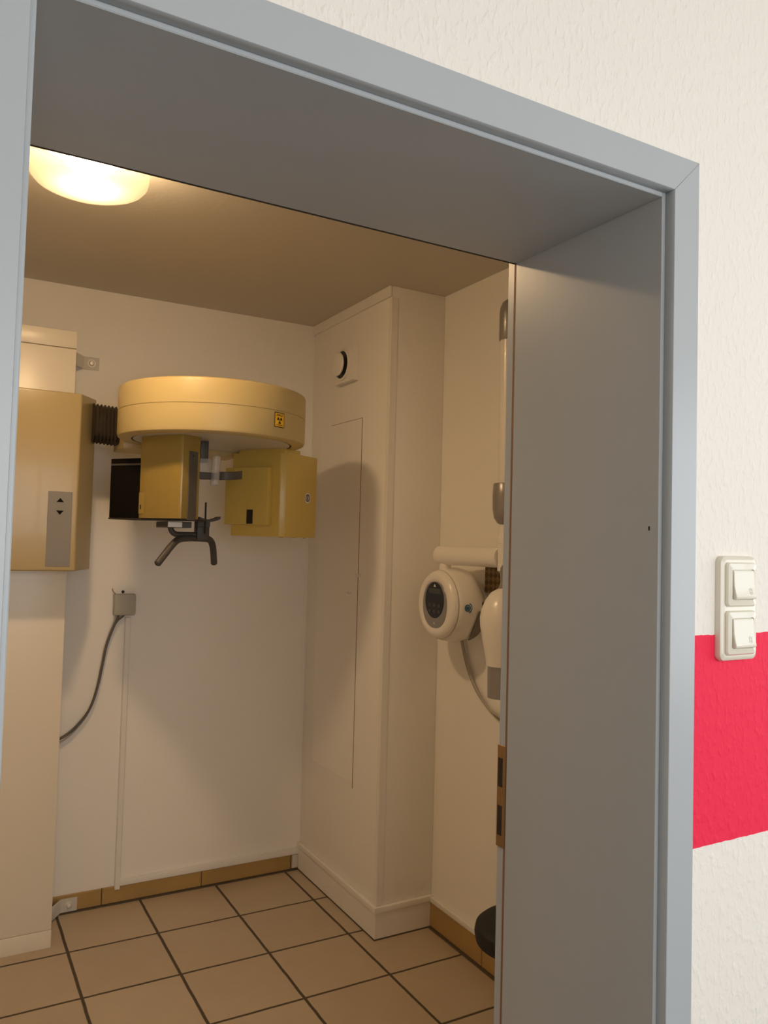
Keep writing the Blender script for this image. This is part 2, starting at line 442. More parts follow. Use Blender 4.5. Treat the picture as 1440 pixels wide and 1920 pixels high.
# ---------------------------------------------------------------- ceiling lamp
LX, LY, LR = -.580, 1.33, .146
lamp = thing('ceiling_lamp', 'round frosted glass ceiling lamp glowing warm white behind the door lintel', 'lamp', (LX, LY, CZ))
b = BM(); lathe(b, [(0, 0), (LR-.015, 0), (LR-.015, -.012), (0, -.012)], 48, mtx=Matrix.Translation((LX, LY, CZ))); obj('base_plate', b, M['whitem'], lamp)
b = BM()
prof = [(LR-.004, -.002), (LR, -.004), (LR, -.085), (LR-.003, -.097), (LR-.012, -.108), (LR-.030, -.116), (LR-.06, -.121), (0, -.124)]
lathe(b, prof, 64, mtx=Matrix.Translation((LX, LY, CZ))); obj('lamp_shade', b, M['lampglass'], lamp, 60)
b = BM(); lathe(b, [(0, -.050), (.030, -.051), (.052, -.056), (.060, -.062), (.052, -.069), (.030, -.074), (0, -.075)], 32, mtx=Matrix.Translation((LX, LY, CZ))); obj('bulb', b, M['bulb'], lamp)

# ---------------------------------------------------------------- panoramic x-ray unit
U = thing('panoramic_xray_unit', 'pale yellow dental panoramic x-ray machine on a cream column against the back wall', 'x-ray machine', (-.60, 2.45, 0))
CX_, CF, CB = -.453, 2.351, 2.545
b = BM(); box(b, -.752, CX_, CF, CB, .0642, 2.186, .004, 2); obj('column', b, M['cream'], U)
b = BM(); box(b, -.752, CX_, CF, CB, 0, .063, .0015, 2); obj('column_foot', b, M['cream'], U)
b = BM(); box(b, -.753, CX_+.001, CF-.001, CB, 2.188, 2.252, .004, 2); obj('column_cap', b, M['cream'], U)
for z in (2.193, .0325):
    b = BM()
    h = .026
    pts = [(CX_-.02, CB-.035), (CX_, CB-.030), (-.386, RY1-.004 if z > 1 else RY1-.013)]
    yb = RY1 if z > 1 else RY1-.010
    poly = [(CX_-.03, CB-.036), (CX_, CB-.036), (-.388, yb-.004), (-.328, yb-.004), (-.328, yb), (-.390, yb), (CX_, CB-.031), (CX_-.03, CB-.031)]
    prism(b, poly, z-h, z+h, .0006, 1)
    br = obj('wall_bracket', b, M['lgrey'], U)
    b = BM(); lathe(b, [(0, .012), (.007, .011), (.011, .007), (.012, .003), (.016, .003), (.016, 0), (0, 0)], 20, mtx=Matrix.Translation((-.358, yb-.0035, z)) @ Matrix.Rotation(PI/2, 4, 'X')); obj('bolt', b, M['steel'], br)
# control head
b = BM()
poly = [(-.449, 2.2), (-.3727, 2.364), (-.3727, 2.42), (-.831, 2.42), (-.831, 2.364), (-.755, 2.2)]
t_ = bmesh.new()
lo_v = [t_.verts.new((x, y, 1.366)) for x, y in poly]; hi_v = [t_.verts.new((x, y, 1.9965+.064*min(y-2.2, .164))) for x, y in poly]
t_.faces.new(lo_v); t_.faces.new(hi_v)
for i in range(6): t_.faces.new((lo_v[i], lo_v[(i+1) % 6], hi_v[(i+1) % 6], hi_v[i]))
bmesh.ops.recalc_face_normals(t_, faces=t_.faces)
bmesh.ops.bevel(t_, geom=list(t_.edges), offset=.006, segments=3, profile=.6, affect='EDGES'); merge(b, t_)
cb = obj('control_box', b, M['tan'], U)
b = BM(); box(b, -.5463, -.4660, 2.1985, 2.2, 1.3815, 1.6445, .0006, 1)
kp = obj('keypad_panel', b, M['panel'], U)
for s, zc in ((1, 1.614), (-1, 1.571)):
    b = BM()
    prism(b, [(-.5062-.0125, zc-s*.007), (-.5062+.0125, zc-s*.007), (-.5062, zc+s*.008)], -2.1987, -2.1978, mtx=Matrix(((1, 0, 0, 0), (0, 0, -1, 0), (0, 1, 0, 0), (0, 0, 0, 1))))
    obj('arrow_key', b, M['blackm'], kp)
# bellows
def rrect(hw, hh, r, n=5):
    P = []
    for cx, cy, a0 in ((hw-r, hh-r, 0), (-hw+r, hh-r, 90), (-hw+r, -hh+r, 180), (hw-r, -hh+r, 270)):
        for k in range(n+1):
            a = math.radians(a0+90*k/n); P.append((cx+r*math.cos(a), cy+r*math.sin(a)))
    return P
b = BM()
nb = 7; bx0, bx1 = -.392, -.300; t_ = bmesh.new(); rings = []
for i in range(nb*6+1):
    x = bx0+(bx1-bx0)*i/(nb*6); d = .0055*math.cos(2*PI*i/6)
    rings.append([t_.verts.new((x, 2.33+p, 1.912-.06*(x-bx0)+q)) for p, q in rrect(.060+d, .0655+d, .028)])
for A, B_ in zip(rings[:-1], rings[1:]):
    for i in range(len(A)): t_.faces.new((A[i], A[(i+1) % len(A)], B_[(i+1) % len(A)], B_[i]))
t_.faces.new(rings[0]); t_.faces.new(rings[-1]); bmesh.ops.recalc_face_normals(t_, faces=t_.faces)
merge(b, t_); obj('bellows', b, M['bellow'], U, 80)
# support arm behind ring
RC = Vector((.018, 2.15)); RCT = Vector((.035, 2.15)); RR = .346; RZ0, RZ1 = 1.853, 2.040
b = BM(); box(b, -.300, .150, 2.20, 2.39, 1.815, 1.97, .006, 2); obj('support_arm', b, M['yellowd'], U)
# ring and everything hanging from it: set forward of the arm
EYE = Vector((-.882955, -.781982, 1.497529)); KS = .94
XF = Matrix.Translation(EYE) @ Matrix.Scale(KS, 4) @ Matrix.Translation(-EYE)
# ring housing
b = BM()
zs = 1.950
prof = [(RR-.050, RZ0), (RR-.012, RZ0), (RR-.003, RZ0+.005), (RR, RZ0+.014), (RR, zs-.0012), (RR-.0025, zs-.0012), (RR-.0025, zs+.0012), (RR, zs+.0012), (RR, RZ1-.012), (RR-.003, RZ1-.004), (RR-.010, RZ1), (0, RZ1), (0, RZ0+.02), (RR-.050, RZ0+.02), (RR-.050, RZ0)]
lathe(b, prof, 96, mtx=Matrix.Translation((RC.x, RC.y, 0)))
ring = obj('ring_housing', b, M['yellow'], U)
# rotor disc inside the ring
b = BM(); lathe(b, [(0, RZ0+.002), (RR-.057, RZ0+.001), (RR-.054, RZ0+.004), (RR-.054, RZ0+.019), (0, RZ0+.019)], 80, mtx=Matrix.Translation((RC.x, RC.y, 0)))
rotor = obj('rotor_disc', b, M['lgrey'], U)
b = BM(); lathe(b, [(RR-.0565, RZ0+.0015), (RR-.0505, RZ0+.0015), (RR-.0505, RZ0+.012), (RR-.0565, RZ0+.012), (RR-.0565, RZ0+.0015)], 80, mtx=Matrix.Translation((RC.x, RC.y, 0)))
obj('rotor_gap', b, M['slot'], rotor)

# warning label bent around the ring
def on_ring(a, z, off): return Vector((RC.x+(RR+off)*math.cos(a), RC.y+(RR+off)*math.sin(a), z))
AC = math.atan2(1.9-2.15, .1745-.035)
# refine to sit on the cylinder along the same sight line
b = BM()
ac, hwid, z0, z1 = AC-.090, .0245, 1.8915, 1.9445
def patch(u0, u1, v0, v1, off, mat, n=4):
    t = bmesh.new(); G = []
    for i in range(n+1):
        u = u0+(u1-u0)*i/n; a = ac+u/RR
        G.append((t.verts.new(on_ring(a, v0, off)), t.verts.new(on_ring(a, v1, off)), t.verts.new(on_ring(a, v0, -.0002)), t.verts.new(on_ring(a, v1, -.0002))))
    for A, B_ in zip(G[:-1], G[1:]):
        t.faces.new((A[0], B_[0], B_[1], A[1])); t.faces.new((A[0], A[2], B_[2], B_[0])); t.faces.new((A[1], B_[1], B_[3], A[3]))
    t.faces.new((G[0][0], G[0][1], G[0][3], G[0][2])); t.faces.new((G[-1][0], G[-1][2], G[-1][3], G[-1][1]))
    bmesh.ops.recalc_face_normals(t, faces=t.faces); merge(b, t, mat)
patch(-hwid, hwid, z0, z1, .0006, 1)
patch(-hwid+.003, hwid-.003, z0+.003, z1-.003, .0010, 0)
zc = (z0+z1)/2-.001
for k in range(3):           # trefoil blades
    a0 = PI/2+PI/3+k*2*PI/3-PI/3*0
    a0 = -PI/2+k*2*PI/3
    t = bmesh.new(); V = []
    pts = []
    for j in range(7):
        a = a0-PI/6+PI/3*j/6; pts.append((.0128*math.cos(a), .0128*math.sin(a)))
    for j in range(3):
        a = a0+PI/6-PI/3*j/2; pts.append((.0032*math.cos(a), .0032*math.sin(a)))
    A = [t.verts.new(on_ring(ac+u/RR, zc+v, .0014)) for u, v in pts]; B_ = [t.verts.new(on_ring(ac+u/RR, zc+v, .0009)) for u, v in pts]
    t.faces.new(A)
    for j in range(len(A)): t.faces.new((A[j], A[(j+1) % len(A)], B_[(j+1) % len(A)], B_[j]))
    bmesh.ops.recalc_face_normals(t, faces=t.faces); merge(b, t, 1)
t = bmesh.new(); A = [t.verts.new(on_ring(ac+.0020*math.cos(k*PI/5)/RR, zc+.0020*math.sin(k*PI/5), .0014)) for k in range(10)]; t.faces.new(A); merge(b, t, 1)
for u0, u1, v in ((-.016, .016, z1-.0075), (-.017, .015, z1-.0115), (-.015, .016, z0+.0085)):
    patch(u0, u1, v-.0010, v+.0010, .0013, 1, 3)
wl = obj('warning_label', b, [M['signy'], M['signb']], ring); wl['label'] = 'yellow radiation warning sticker with a black trefoil'

# rotor frame: a points from cassette to tube head, n across it
TH = math.radians(34.)
A2 = Vector((math.cos(TH), math.sin(TH))); B2 = Vector((-math.sin(TH), math.cos(TH)))
RM = Matrix(((A2.x, B2.x, 0, RC.x), (A2.y, B2.y, 0, RC.y), (0, 0, 1, 0), (0, 0, 0, 1)))
RT = Matrix(((A2.x, B2.x, 0, RCT.x), (A2.y, B2.y, 0, RCT.y), (0, 0, 1, 0), (0, 0, 0, 1)))
# cassette carriage
b = BM()
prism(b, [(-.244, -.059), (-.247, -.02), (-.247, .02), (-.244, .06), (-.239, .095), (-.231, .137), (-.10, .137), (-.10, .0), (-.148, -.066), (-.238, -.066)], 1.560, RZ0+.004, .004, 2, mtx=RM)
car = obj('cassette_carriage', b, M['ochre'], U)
b = BM()
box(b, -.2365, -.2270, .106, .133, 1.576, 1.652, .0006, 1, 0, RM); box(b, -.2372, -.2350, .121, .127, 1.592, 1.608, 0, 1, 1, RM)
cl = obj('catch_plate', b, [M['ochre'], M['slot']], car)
b = BM()
box(b, -.208, -.163, -.0685, -.0650, 1.557, 1.800, .001, 1, 0, RM)
lathe(b, [(0, .0012), (.003, .0012), (.003, 0)], 12, 1, RM @ Matrix.Translation((-.188, -.0685, 1.783)) @ Matrix.Rotation(PI/2, 4, 'X'))
obj('edge_strip', b, [M['dgrip'], M['slot']], car)
b = BM(); box(b, -.232, -.10, -.066, .284, 1.555, 1.5605, .001, 1, 0, RM); obj('bottom_plate', b, M['slot'], car)
# cassette: flat black holder sticking out behind the carriage
b = BM()
box(b, -.224, -.195, .125, .288, 1.560, 1.778, .003, 2, 0, RM)
box(b, -.2265, -.224, .138, .284, 1.752, 1.759, .001, 1, 1, RM)
cas = obj('film_cassette', b, [M['blackm'], M['dgrey']], U)
cas['label'] = 'flat black film cassette behind the carriage'
# tube head
b = BM()
T0, T1, TV0, TV1 = .205, .450, -.172, .080
prism(b, [(T0, TV0+.020), (T0+.016, TV0), (T1, TV0), (T1, TV1), (T0, TV1)], 1.507, 1.842, .004, 2, mtx=RT)
tub = obj('tube_housing', b, M['mustard'], U)
b = BM(); box(b, T0+.001, T0+.115, TV0+.002, TV1-.03, 1.835, RZ0+.004, .003, 2, 0, RT); obj('tube_neck', b, M['mustard'], tub)
b = BM()
box(b, T0-.034, T0, -.118, TV1+.008, 1.553, 1.780, .003, 2, 0, RT)
col_ = obj('collimator_cover', b, M['mustard'], U)
b = BM(); box(b, T0-.0352, T0-.034, -.052, -.022, 1.556, 1.612, .0006, 1, 0, RT); obj('beam_slot', b, M['slot'], col_)
b = BM()
bc = RT @ Matrix.Translation((T0+.175, TV0-.0003, 1.670)) @ Matrix.Rotation(PI/2, 4, 'X')
lathe(b, [(0, .0008), (.0215, .0008), (.0215, 0)], 28, 0, bc)
lathe(b, [(.0112, .0009), (.0112, .0016), (.0158, .0016), (.0158, .0009)], 28, 1, bc)
for k, s in ((.0038, 1), (-.0038, 1)):
    lathe(b, [(.0022, .0009), (.0022, .0016), (.0048, .0016), (.0048, .0009)], 16, 1, bc @ Matrix.Translation((0, k, 0)))
bd = obj('badge', b, [M['white'], M['signb']], tub); bd['label'] = 'round white badge with a dark ring'
b = BM()
b.free()
for x in (.24, .33, .41):
    b = BM(); lathe(b, [(0, -.004), (.007, -.004), (.008, 0), (0, 0)], 14, 0, RT @ Matrix.Translation((x, TV0+.03, 1.5072)))
    obj('screw_head', b, M['mustard'], tub)
# head positioner
b = BM()
box(b, -.040, -.010, 2.104, 2.134, 1.775, RZ0+.003, .004, 2)
hp = obj('positioner_rod', b, M['dgrip'], U)
b = BM(); box(b, -.044, -.002, 2.098, 2.140, 1.712, 1.790, .006, 3); obj('positioner_block', b, M['clear'], hp)
b = BM(); box(b, -.048, .026, 2.092, 2.112, 1.712, 1.738, .005, 3); obj('clamp_bar', b, M['dgrip'], hp)
b = BM()
tube(b, [(.014, 2.085, 1.797), (.010, 2.085, 1.694)], .0165, 18, smooth_n=0)
obj('clear_sleeve', b, M['clear'], hp)
b = BM()
# curved temple arm: strip following an arc
P = spline([(.020, 2.105, 1.727), (.050, 2.085, 1.728), (.085, 2.085, 1.731), (.113, 2.098, 1.736), (.122, 2.112, 1.738)], 6)
t_ = bmesh.new(); rg = []
for i, p in enumerate(P):
    T = (P[min(i+1, len(P)-1)]-P[max(i-1, 0)]).normalized(); Nn = Vector((T.y, -T.x, 0)).normalized()
    h = .0155 if i < len(P)-3 else .0155
    rg.append([t_.verts.new(p+Nn*u+Vector((0, 0, v))) for u, v in ((.003, -h), (.003, h), (-.003, h), (-.003, -h))])
for A, B_ in zip(rg[:-1], rg[1:]):
    for i in range(4): t_.faces.new((A[i], A[(i+1) % 4], B_[(i+1) % 4], B_[i]))
t_.faces.new(rg[0]); t_.faces.new(rg[-1]); bmesh.ops.recalc_face_normals(t_, faces=t_.faces)
bmesh.ops.bevel(t_, geom=list(t_.edges), offset=.001, segments=1, affect='EDGES'); merge(b, t_)
ta = obj('temple_arm', b, M['dgrip'], hp)
# chin rest
b = BM()
box(b, -.161, -.074, 2.07, 2.24, 1.530, 1.5520, .002, 1); crm = obj('chin_rest_mount', b, M['dgrip'], U)
b = BM(); box(b, -.160, -.1095, 2.066, 2.0705, 1.531, 1.5505, .001, 1); obj('mount_plate', b, M['white'], crm)
b = BM()
tube(b, [(-.137, 2.12, 1.545), (-.135, 2.12, 1.522), (-.122, 2.12, 1.508), (-.10, 2.12, 1.505), (-.03, 2.12, 1.506)], .0105, 14)
box(b, -.045, .002, 2.097, 2.143, 1.487, 1.562, .006, 2)
box(b, -.047, .001, 2.090, 2.097, 1.535, 1.562, .002, 1)
cr = obj('chin_rest', b, M['dgrey'], U)
b = BM()
t_ = bmesh.new(); rg = []
for i in range(13):
    x = -.040+.078*i/12; zz = 1.557+.010*((i-6)/6)**2+.004*(i/12)
    rg.append([t_.verts.new((x, y, zz+dz)) for y, dz in ((2.085, -.004), (2.085, .005), (2.145, .005), (2.145, -.004))])
for A, B_ in zip(rg[:-1], rg[1:]):
    for i in range(4): t_.faces.new((A[i], A[(i+1) % 4], B_[(i+1) % 4], B_[i]))
t_.faces.new(rg[0]); t_.faces.new(rg[-1]); bmesh.ops.recalc_face_normals(t_, faces=t_.faces); merge(b, t_)
obj('chin_cup', b, M['dgrey'], cr)
b = BM(); tube(b, [(-.018, 2.088, 1.512), (-.019, 2.088, 1.625)], .0036, 10, smooth_n=0); obj('bite_rod', b, M['black'], cr)
b = BM()
hpts = [(-.206, 2.01, 1.402), (-.178, 2.03, 1.433), (-.148, 2.05, 1.466), (-.118, 2.075, 1.487), (-.075, 2.105, 1.493), (-.02, 2.13, 1.493), (.018, 2.15, 1.489), (.036, 2.165, 1.467), (.046, 2.18, 1.430), (.052, 2.19, 1.398)]
tube(b, hpts, .0125, 16, smooth_n=7); obj('patient_handle', b, M['dgrey'], U)

XF = None
# ---------------------------------------------------------------- wall items in the x-ray room
v = thing('wall_vent', 'square white extractor vent with round cover high on the shaft', 'vent', (SX, 2.235, 2.245))
b = BM(); box(b, SX-.027, SX, 2.155, 2.325, 2.172, 2.325, .003, 2); obj('vent_housing', b, M['white'], v)
mv = Matrix.Translation((SX-.027, 2.248, 2.249)) @ Matrix.Rotation(-PI/2, 4, 'Y')
b = BM(); lathe(b, [(.066, 0), (.066, .006), (.061, .010), (.059, .010), (.059, 0)], 40, 0, mv); obj('vent_ring', b, M['white'], v)
b = BM(); lathe(b, [(0, .003), (.0588, .003), (.0588, 0)], 40, 0, mv); obj('vent_throat', b, M['black'], v)
b = BM(); lathe(b, [(.012, .002), (.012, .020), (.047, .020), (.050, .024), (.050, .028), (.046, .032), (.020, .035), (0, .0355)], 40, 0, mv); obj('vent_cover', b, M['white'], v)

j = thing('junction_box', 'small grey junction box with a dark cable on the back wall', 'junction box', (-.19, RY1, 1.212))
b = BM(); box(b, -.236, -.149, 2.578, RY1, 1.169, 1.257, .008, 3); jb = obj('box_body', b, M['lgrey'], j)
jb.data.materials[0] = paint('grey_box_plastic', (.42, .40, .34), .5)
b = BM(); lathe(b, [(0, .008), (.004, .0075), (.006, .004), (.006, 0)], 14, 0, Matrix.Translation((-.197, RY1, 1.264)) @ Matrix.Rotation(PI/2, 4, 'X')); obj('screw', b, M['slot'], j)
b = BM(); tube(b, [(-.228, 2.595, 1.256), (-.237, 2.590, 1.264), (-.243, 2.588, 1.274), (-.242, 2.592, 1.279)], .0016, 8); obj('wire_end', b, M['edgewood'], j)
cpts = [(-.213, 2.592, 1.172), (-.222, 2.588, 1.150), (-.240, 2.588, 1.105), (-.2585, 2.588, 1.045), (-.270, 2.588, .975), (-.287, 2.588, .88), (-.3135, 2.588, .797), (-.357, 2.588, .737), (-.402, 2.588, .700), (-.470, 2.580, .668)]
b = BM(); tube(b, cpts, .0052, 10); obj('cable', b, M['cable'], j)
b = BM(); tube(b, [(p[0]-.007+.006*(i/9), p[1]+.006, p[2]-.001-.002*i) for i, p in enumerate(cpts)], .0038, 10); obj('cable', b, M['cablel'], j)['label'] = 'thin light grey cable'
b = BM(); tube(b, [(-.190, 2.592, 1.172), (-.200, 2.59, 1.163), (-.216, 2.590, 1.150), (-.226, 2.590, 1.135)], .004, 10); obj('cable', b, M['cable'], j)
b = BM(); box(b, -.1855, -.1645, RY1-.017, RY1-.0005, .058, 1.160, .002, 1); box(b, -.184, -.166, RY1-.020, RY1-.016, .06, 1.159, .001, 1)
tag(obj('cable_trunking', b, M['whitem'], None), 'slim white vertical cable trunking below the grey junction box', 'cable trunking')
b = BM()
for p_, q_ in ((.700, .640),): pass
# small grey block in the corner on the skirting
box(b, .594, .6215, RY1-.0135, RY1-.0102, .010, .068, .001, 1)
tag(obj('corner_plate', b, M['lgrey']), 'small pale plate on the tile skirting in the back corner beside the shaft', 'plate')

# ---------------------------------------------------------------- wall-mounted intraoral x-ray
X = thing('intraoral_xray_unit', 'white wall-mounted dental x-ray with folding arm and round control unit on the right wall', 'x-ray machine', (RX1, 1.62, 1.28))
mc = Matrix.Translation((RX1, 1.640, 1.277)) @ Matrix.Rotation(-PI/2, 4, 'Y')   # local z -> -x
b = BM()
lathe(b, [(0, .012), (.075, .012), (.080, .02), (.098, .036), (.118, .050), (.130, .068), (.1355, .090), (.1345, .115), (.130, .142), (.126, .155), (.1235, .1570), (.1215, .1572), (.1215, .1600), (.1235, .1605), (.1215, .167), (.115, .175), (.107, .180), (.101, .1815), (.093, .182), (.088, .180), (.086, .178), (0, .178)], 72, 0, mc)
cu = obj('control_unit', b, M['white'], X)
b = BM(); lathe(b, [(0, .0012), (.082, .0012), (.084, .003), (.084, .010), (.080, .012), (0, .012)], 48, 0, mc); obj('wall_mount', b, M['white'], X)
b = BM()
def oval(hw, hh, n=40, pw=2.2):
    P = []
    for k in range(n):
        a = 2*PI*k/n; c_, s_ = math.cos(a), math.sin(a)
        P.append((math.copysign(abs(c_)**(2/pw), c_)*hw, math.copysign(abs(s_)**(2/pw), s_)*hh))
    return P
# local x of mc = +z world; local y = y world
mp_ = mc @ Matrix(((0, 1, 0, 0), (1, 0, 0, 0), (0, 0, 1, 0), (0, 0, 0, 1)))   # now local x = world y, local y = world z
prism(b, oval(.078, .084), .176, .1800, .0008, 1, 0, mp_)
fp = obj('panel_bezel', b, M['greycap'], cu)
b = BM()
prism(b, [(x, y+.016) for x, y in oval(.061, .065, 40, 2.0)], .1795, .1812, .0006, 1, 0, mp_)
box(b, -.038, .036, .040, .058, .1808, .1816, 0, 1, 1, mp_)
dp = obj('display_panel', b, [M['display'], M['lcd']], cu)
for u in (-.030, 0, .030):
    for w in (-.002, -.024):
        b = BM(); prism(b, [(u+x, w+y) for x, y in oval(.0085, .007, 14, 2)], .1808, .1816, 0, 1, 0, mp_); obj('key', b, M['lcd'], cu)
b = BM(); prism(b, [(-.010, .064), (.008, .064), (-.001, .074)], .1808, .1816, 0, 1, 0, mp_); obj('logo_mark', b, M['lgrey'], cu)
b = BM(); prism(b, oval(.004, .004, 12, 2), .1798, .1806, 0, 1, 0, mp_ @ Matrix.Translation((0, -.067, 0))); obj('indicator', b, M['lgrey'], cu)
# blue badge on the side of the body (faces the camera side, -y)
def body_frame(ang, d, r):
    # point on lathe side at angle measured from -y towards +z, axial distance d from the wall, radius r
    n = Vector((0, -math.cos(ang), math.sin(ang))); p = Vector((RX1-d, 1.640, 1.277))+n*r
    xx = Vector((1, 0, 0)); yy = n.cross(xx)
    return Matrix(((xx.x, yy.x, n.x, p.x), (xx.y, yy.y, n.y, p.y), (xx.z, yy.z, n.z, p.z), (0, 0, 0, 1)))
b = BM()
mb = body_frame(-.02, .128, .1325)
lathe(b, [(0, .0022), (.0062, .0022), (.0062, 0)], 20, 0, mb)
lathe(b, [(.0086, 0), (.0086, .0024), (.0125, .0024), (.0125, 0)], 28, 0, mb)
for k in range(9):
    a = -PI/3.2+2*PI/3.2*k/8
    box(b, .0158, .0192, -.0028, .0028, -.001, .0022, 0, 1, 0, mb @ Matrix.Rotation(a, 4, 'Z'))
ub = obj('badge', b, M['bluemark'], cu); ub['label'] = 'round blue logo badge'
b = BM(); lathe(b, [(.1232, .1574), (.1244, .1580), (.1244, .1598), (.1232, .1604)], 72, 0, mc); obj('shell_gap', b, M['cablel'], cu)
b = BM(); box(b, RX1-.060, RX1-.030, 1.516, 1.560, 1.262, 1.292, .002, 1); obj('connector', b, M['black'], cu)
# chrome hook under the body
b = BM()
P = spline([(RX1-.070, 1.640-.139*math.cos(a), 1.277-.139*math.sin(a)) for a in (.10, .30, .50, .70, .90, 1.10)], 6)
t_ = bmesh.new(); rg = []
for i, p in enumerate(P):
    T = (P[min(i+1, len(P)-1)]-P[max(i-1, 0)]).normalized(); Nn = Vector((0, T.z, -T.y)).normalized(); w_ = .020*(math.sin(PI*(.15+.8*i/(len(P)-1))))
    rg.append([t_.verts.new(p+Nn*u+Vector((s_, 0, 0))) for u, s_ in ((.0015, -w_), (.0015, w_), (-.0015, w_), (-.0015, -w_))])
for A, B_ in zip(rg[:-1], rg[1:]):
    for i in range(4): t_.faces.new((A[i], A[(i+1) % 4], B_[(i+1) % 4], B_[i]))
t_.faces.new(rg[0]); t_.faces.new(rg[-1]); bmesh.ops.recalc_face_normals(t_, faces=t_.faces); merge(b, t_)
obj('hook', b, M['hooksteel'], cu)
# pivot post and swivel arm
b = BM(); lathe(b, [(0, 1.395), (.022, 1.395), (.0215, 1.412), (.020, 1.43), (.020, 1.45), (0, 1.45)], 24, 0, Matrix.Translation((RX1-.137, 1.640, 0))); obj('pivot_post', b, M['white'], X)
b = BM()
E1 = Vector((.792, 1.375, 1.455)); E0 = Vector((RX1-.140, 1.640, 1.455)); dr = (E1-E0).normalized()
R_ = .034
tube(b, [E0-dr*.026, E0-dr*.022, E0-dr*.012, E0, E1], R_, 32, smooth_n=0, caps=False)
t_ = bmesh.new(); bmesh.ops.create_uvsphere(t_, u_segments=24, v_segments=12, radius=R_*.999)
merge(b, t_, 0, Matrix.Translation(E0-dr*.026) @ Matrix.Diagonal((.55, .55, 1, 1)))
obj('swivel_arm', b, M['white'], X)
# scissor arm folded upright at the end of the swivel arm
AX, AY = .795, 1.352
b = BM(); lathe(b, [(0, 1.405), (.020, 1.405), (.0275, 1.412), (.0275, 1.4405), (.026, 1.442), (.0275, 1.4435), (.0275, 1.500), (.026, 1.5015), (.0275, 1.503), (.0275, 1.528), (.022, 1.545), (.022, 1.590), (0, 1.59)], 28, 0, Matrix.Translation((AX, AY, 0))); obj('arm_joint', b, M['white'], X)
sc = None
b = BM(); tube(b, [(AX+.002, AY, 1.66), (AX-.003, AY, 2.20)], .031, 28, smooth_n=0); sc = obj('scissor_arm', b, M['white'], X)
b = BM(); lathe(b, [(0, 2.336), (.014, 2.334), (.026, 2.324), (.033, 2.306), (.035, 2.285), (.035, 2.196), (.034, 2.194), (0, 2.194)], 28, 0, Matrix.Translation((AX-.003, AY, 0))); obj('arm_cap', b, M['greycap'], sc)
b = BM(); lathe(b, [(0, 1.706), (.044, 1.706), (.046, 1.703), (.048, 1.66), (.047, 1.618), (.042, 1.590), (.030, 1.572), (.018, 1.566), (0, 1.565)], 28, 0, Matrix.Translation((AX-.001, AY, 0))); obj('arm_cap', b, M['greycap'], sc)
# yoke and tube head hanging in front
b = BM(); tube(b, [(AX, AY-.005, 1.43), (AX-.012, AY-.035, 1.37), (AX-.040, AY-.055, 1.325), (AX-.050, AY-.065, 1.305)], .026, 18, radii=(.024, .040)); yk = obj('yoke', b, M['greycap'], X)
HX, HY = .738, 1.285
b = BM()
hprof = [(0, 1.358), (.022, 1.355), (.042, 1.343), (.060, 1.318), (.072, 1.288), (.0765, 1.262), (.075, 1.235), (.068, 1.195), (.060, 1.155), (.054, 1.122), (.052, 1.108), (0, 1.108)]
lathe(b, hprof, 40, 0, Matrix.Translation((HX, HY, 0)))
th = obj('tube_head', b, M['white'], X)
b = BM()
# raised side seam of the tube head shells
P = [Vector((HX+r*math.cos(-2.02)*1.004, HY+r*math.sin(-2.02)*1.004, z)) for r, z in hprof[2:]]
tube(b, P, .0014, 8, smooth_n=4, caps=False); obj('shell_seam', b, M['lgrey'], th)
b = BM(); lathe(b, [(0, 1.108), (.0485, 1.108), (.0470, 1.01), (.0475, 1.006), (.041, 1.005), (.041, 1.03), (0, 1.03)], 40, 0, Matrix.Translation((HX, HY, 0))); obj('cone', b, M['greycap'], th)
# supply cable of the unit
for k, (dx, dy, m_) in enumerate(((0, 0, 'cabletan'), (-.004, -.0105, 'cablel'))):
    b = BM()
    cp = [(.866, 1.708+dy, 1.160), (.868, 1.700+dy, 1.128), (.870, 1.672+dy, 1.055), (.872, 1.632+dy, .990), (.872, 1.585+dy, .945), (.872, 1.530+dy*.6, .912), (.872, 1.465+dy*.2, .885+.012*k), (.872, 1.38, .862+.02*k), (.873, 1.25, .855+.02*k)]
    tube(b, [(x+dx, y, z) for x, y, z in cp], .0045, 10); o = obj('cable', b, M[m_], X)
# patterned plate on wall behind the arm
b = BM(); box(b, RX1-.012, RX1, 1.470, 1.5680, 1.325, 1.4165, .002, 1); pl = tag(obj('wall_plate', b, M['weave']), 'small brown patterned plate on the right wall under the white swivel arm', 'wall plate')

# ---------------------------------------------------------------- stool behind the jamb
SXo, SYo = .702, 1.105
st = thing('stool', 'black round stool mostly hidden behind the right door jamb', 'stool', (SXo, SYo, 0))
b = BM(); lathe(b, [(0, .383), (.10, .382), (.132, .376), (.147, .363), (.151, .343), (.146, .320), (.130, .310), (0, .308)], 48, 0, Matrix.Translation((SXo, SYo, 0))); obj('seat', b, M['blackf'], st)
b = BM(); lathe(b, [(0, .31), (.03, .31), (.03, .26), (.022, .26), (.022, .075), (.035, .07), (.035, .045), (0, .045)], 24, 0, Matrix.Translation((SXo, SYo, 0))); obj('gas_column', b, M['black'], st)
for k in range(5):
    a = 2*PI*k/5+.3; ca, sa = math.cos(a), math.sin(a)
    b = BM(); tube(b, [(SXo+.02*ca, SYo+.02*sa, .066), (SXo+.105*ca, SYo+.105*sa, .050)], .013, 12, smooth_n=0, radii=(.015, .010)); lg = obj('foot', b, M['black'], st)
    b = BM(); t_ = bmesh.new(); bmesh.ops.create_uvsphere(t_, u_segments=14, v_segments=10, radius=.02); merge(b, t_, 0, Matrix.Translation((SXo+.105*ca, SYo+.105*sa, .02)))
    obj('caster', b, M['black'], lg)

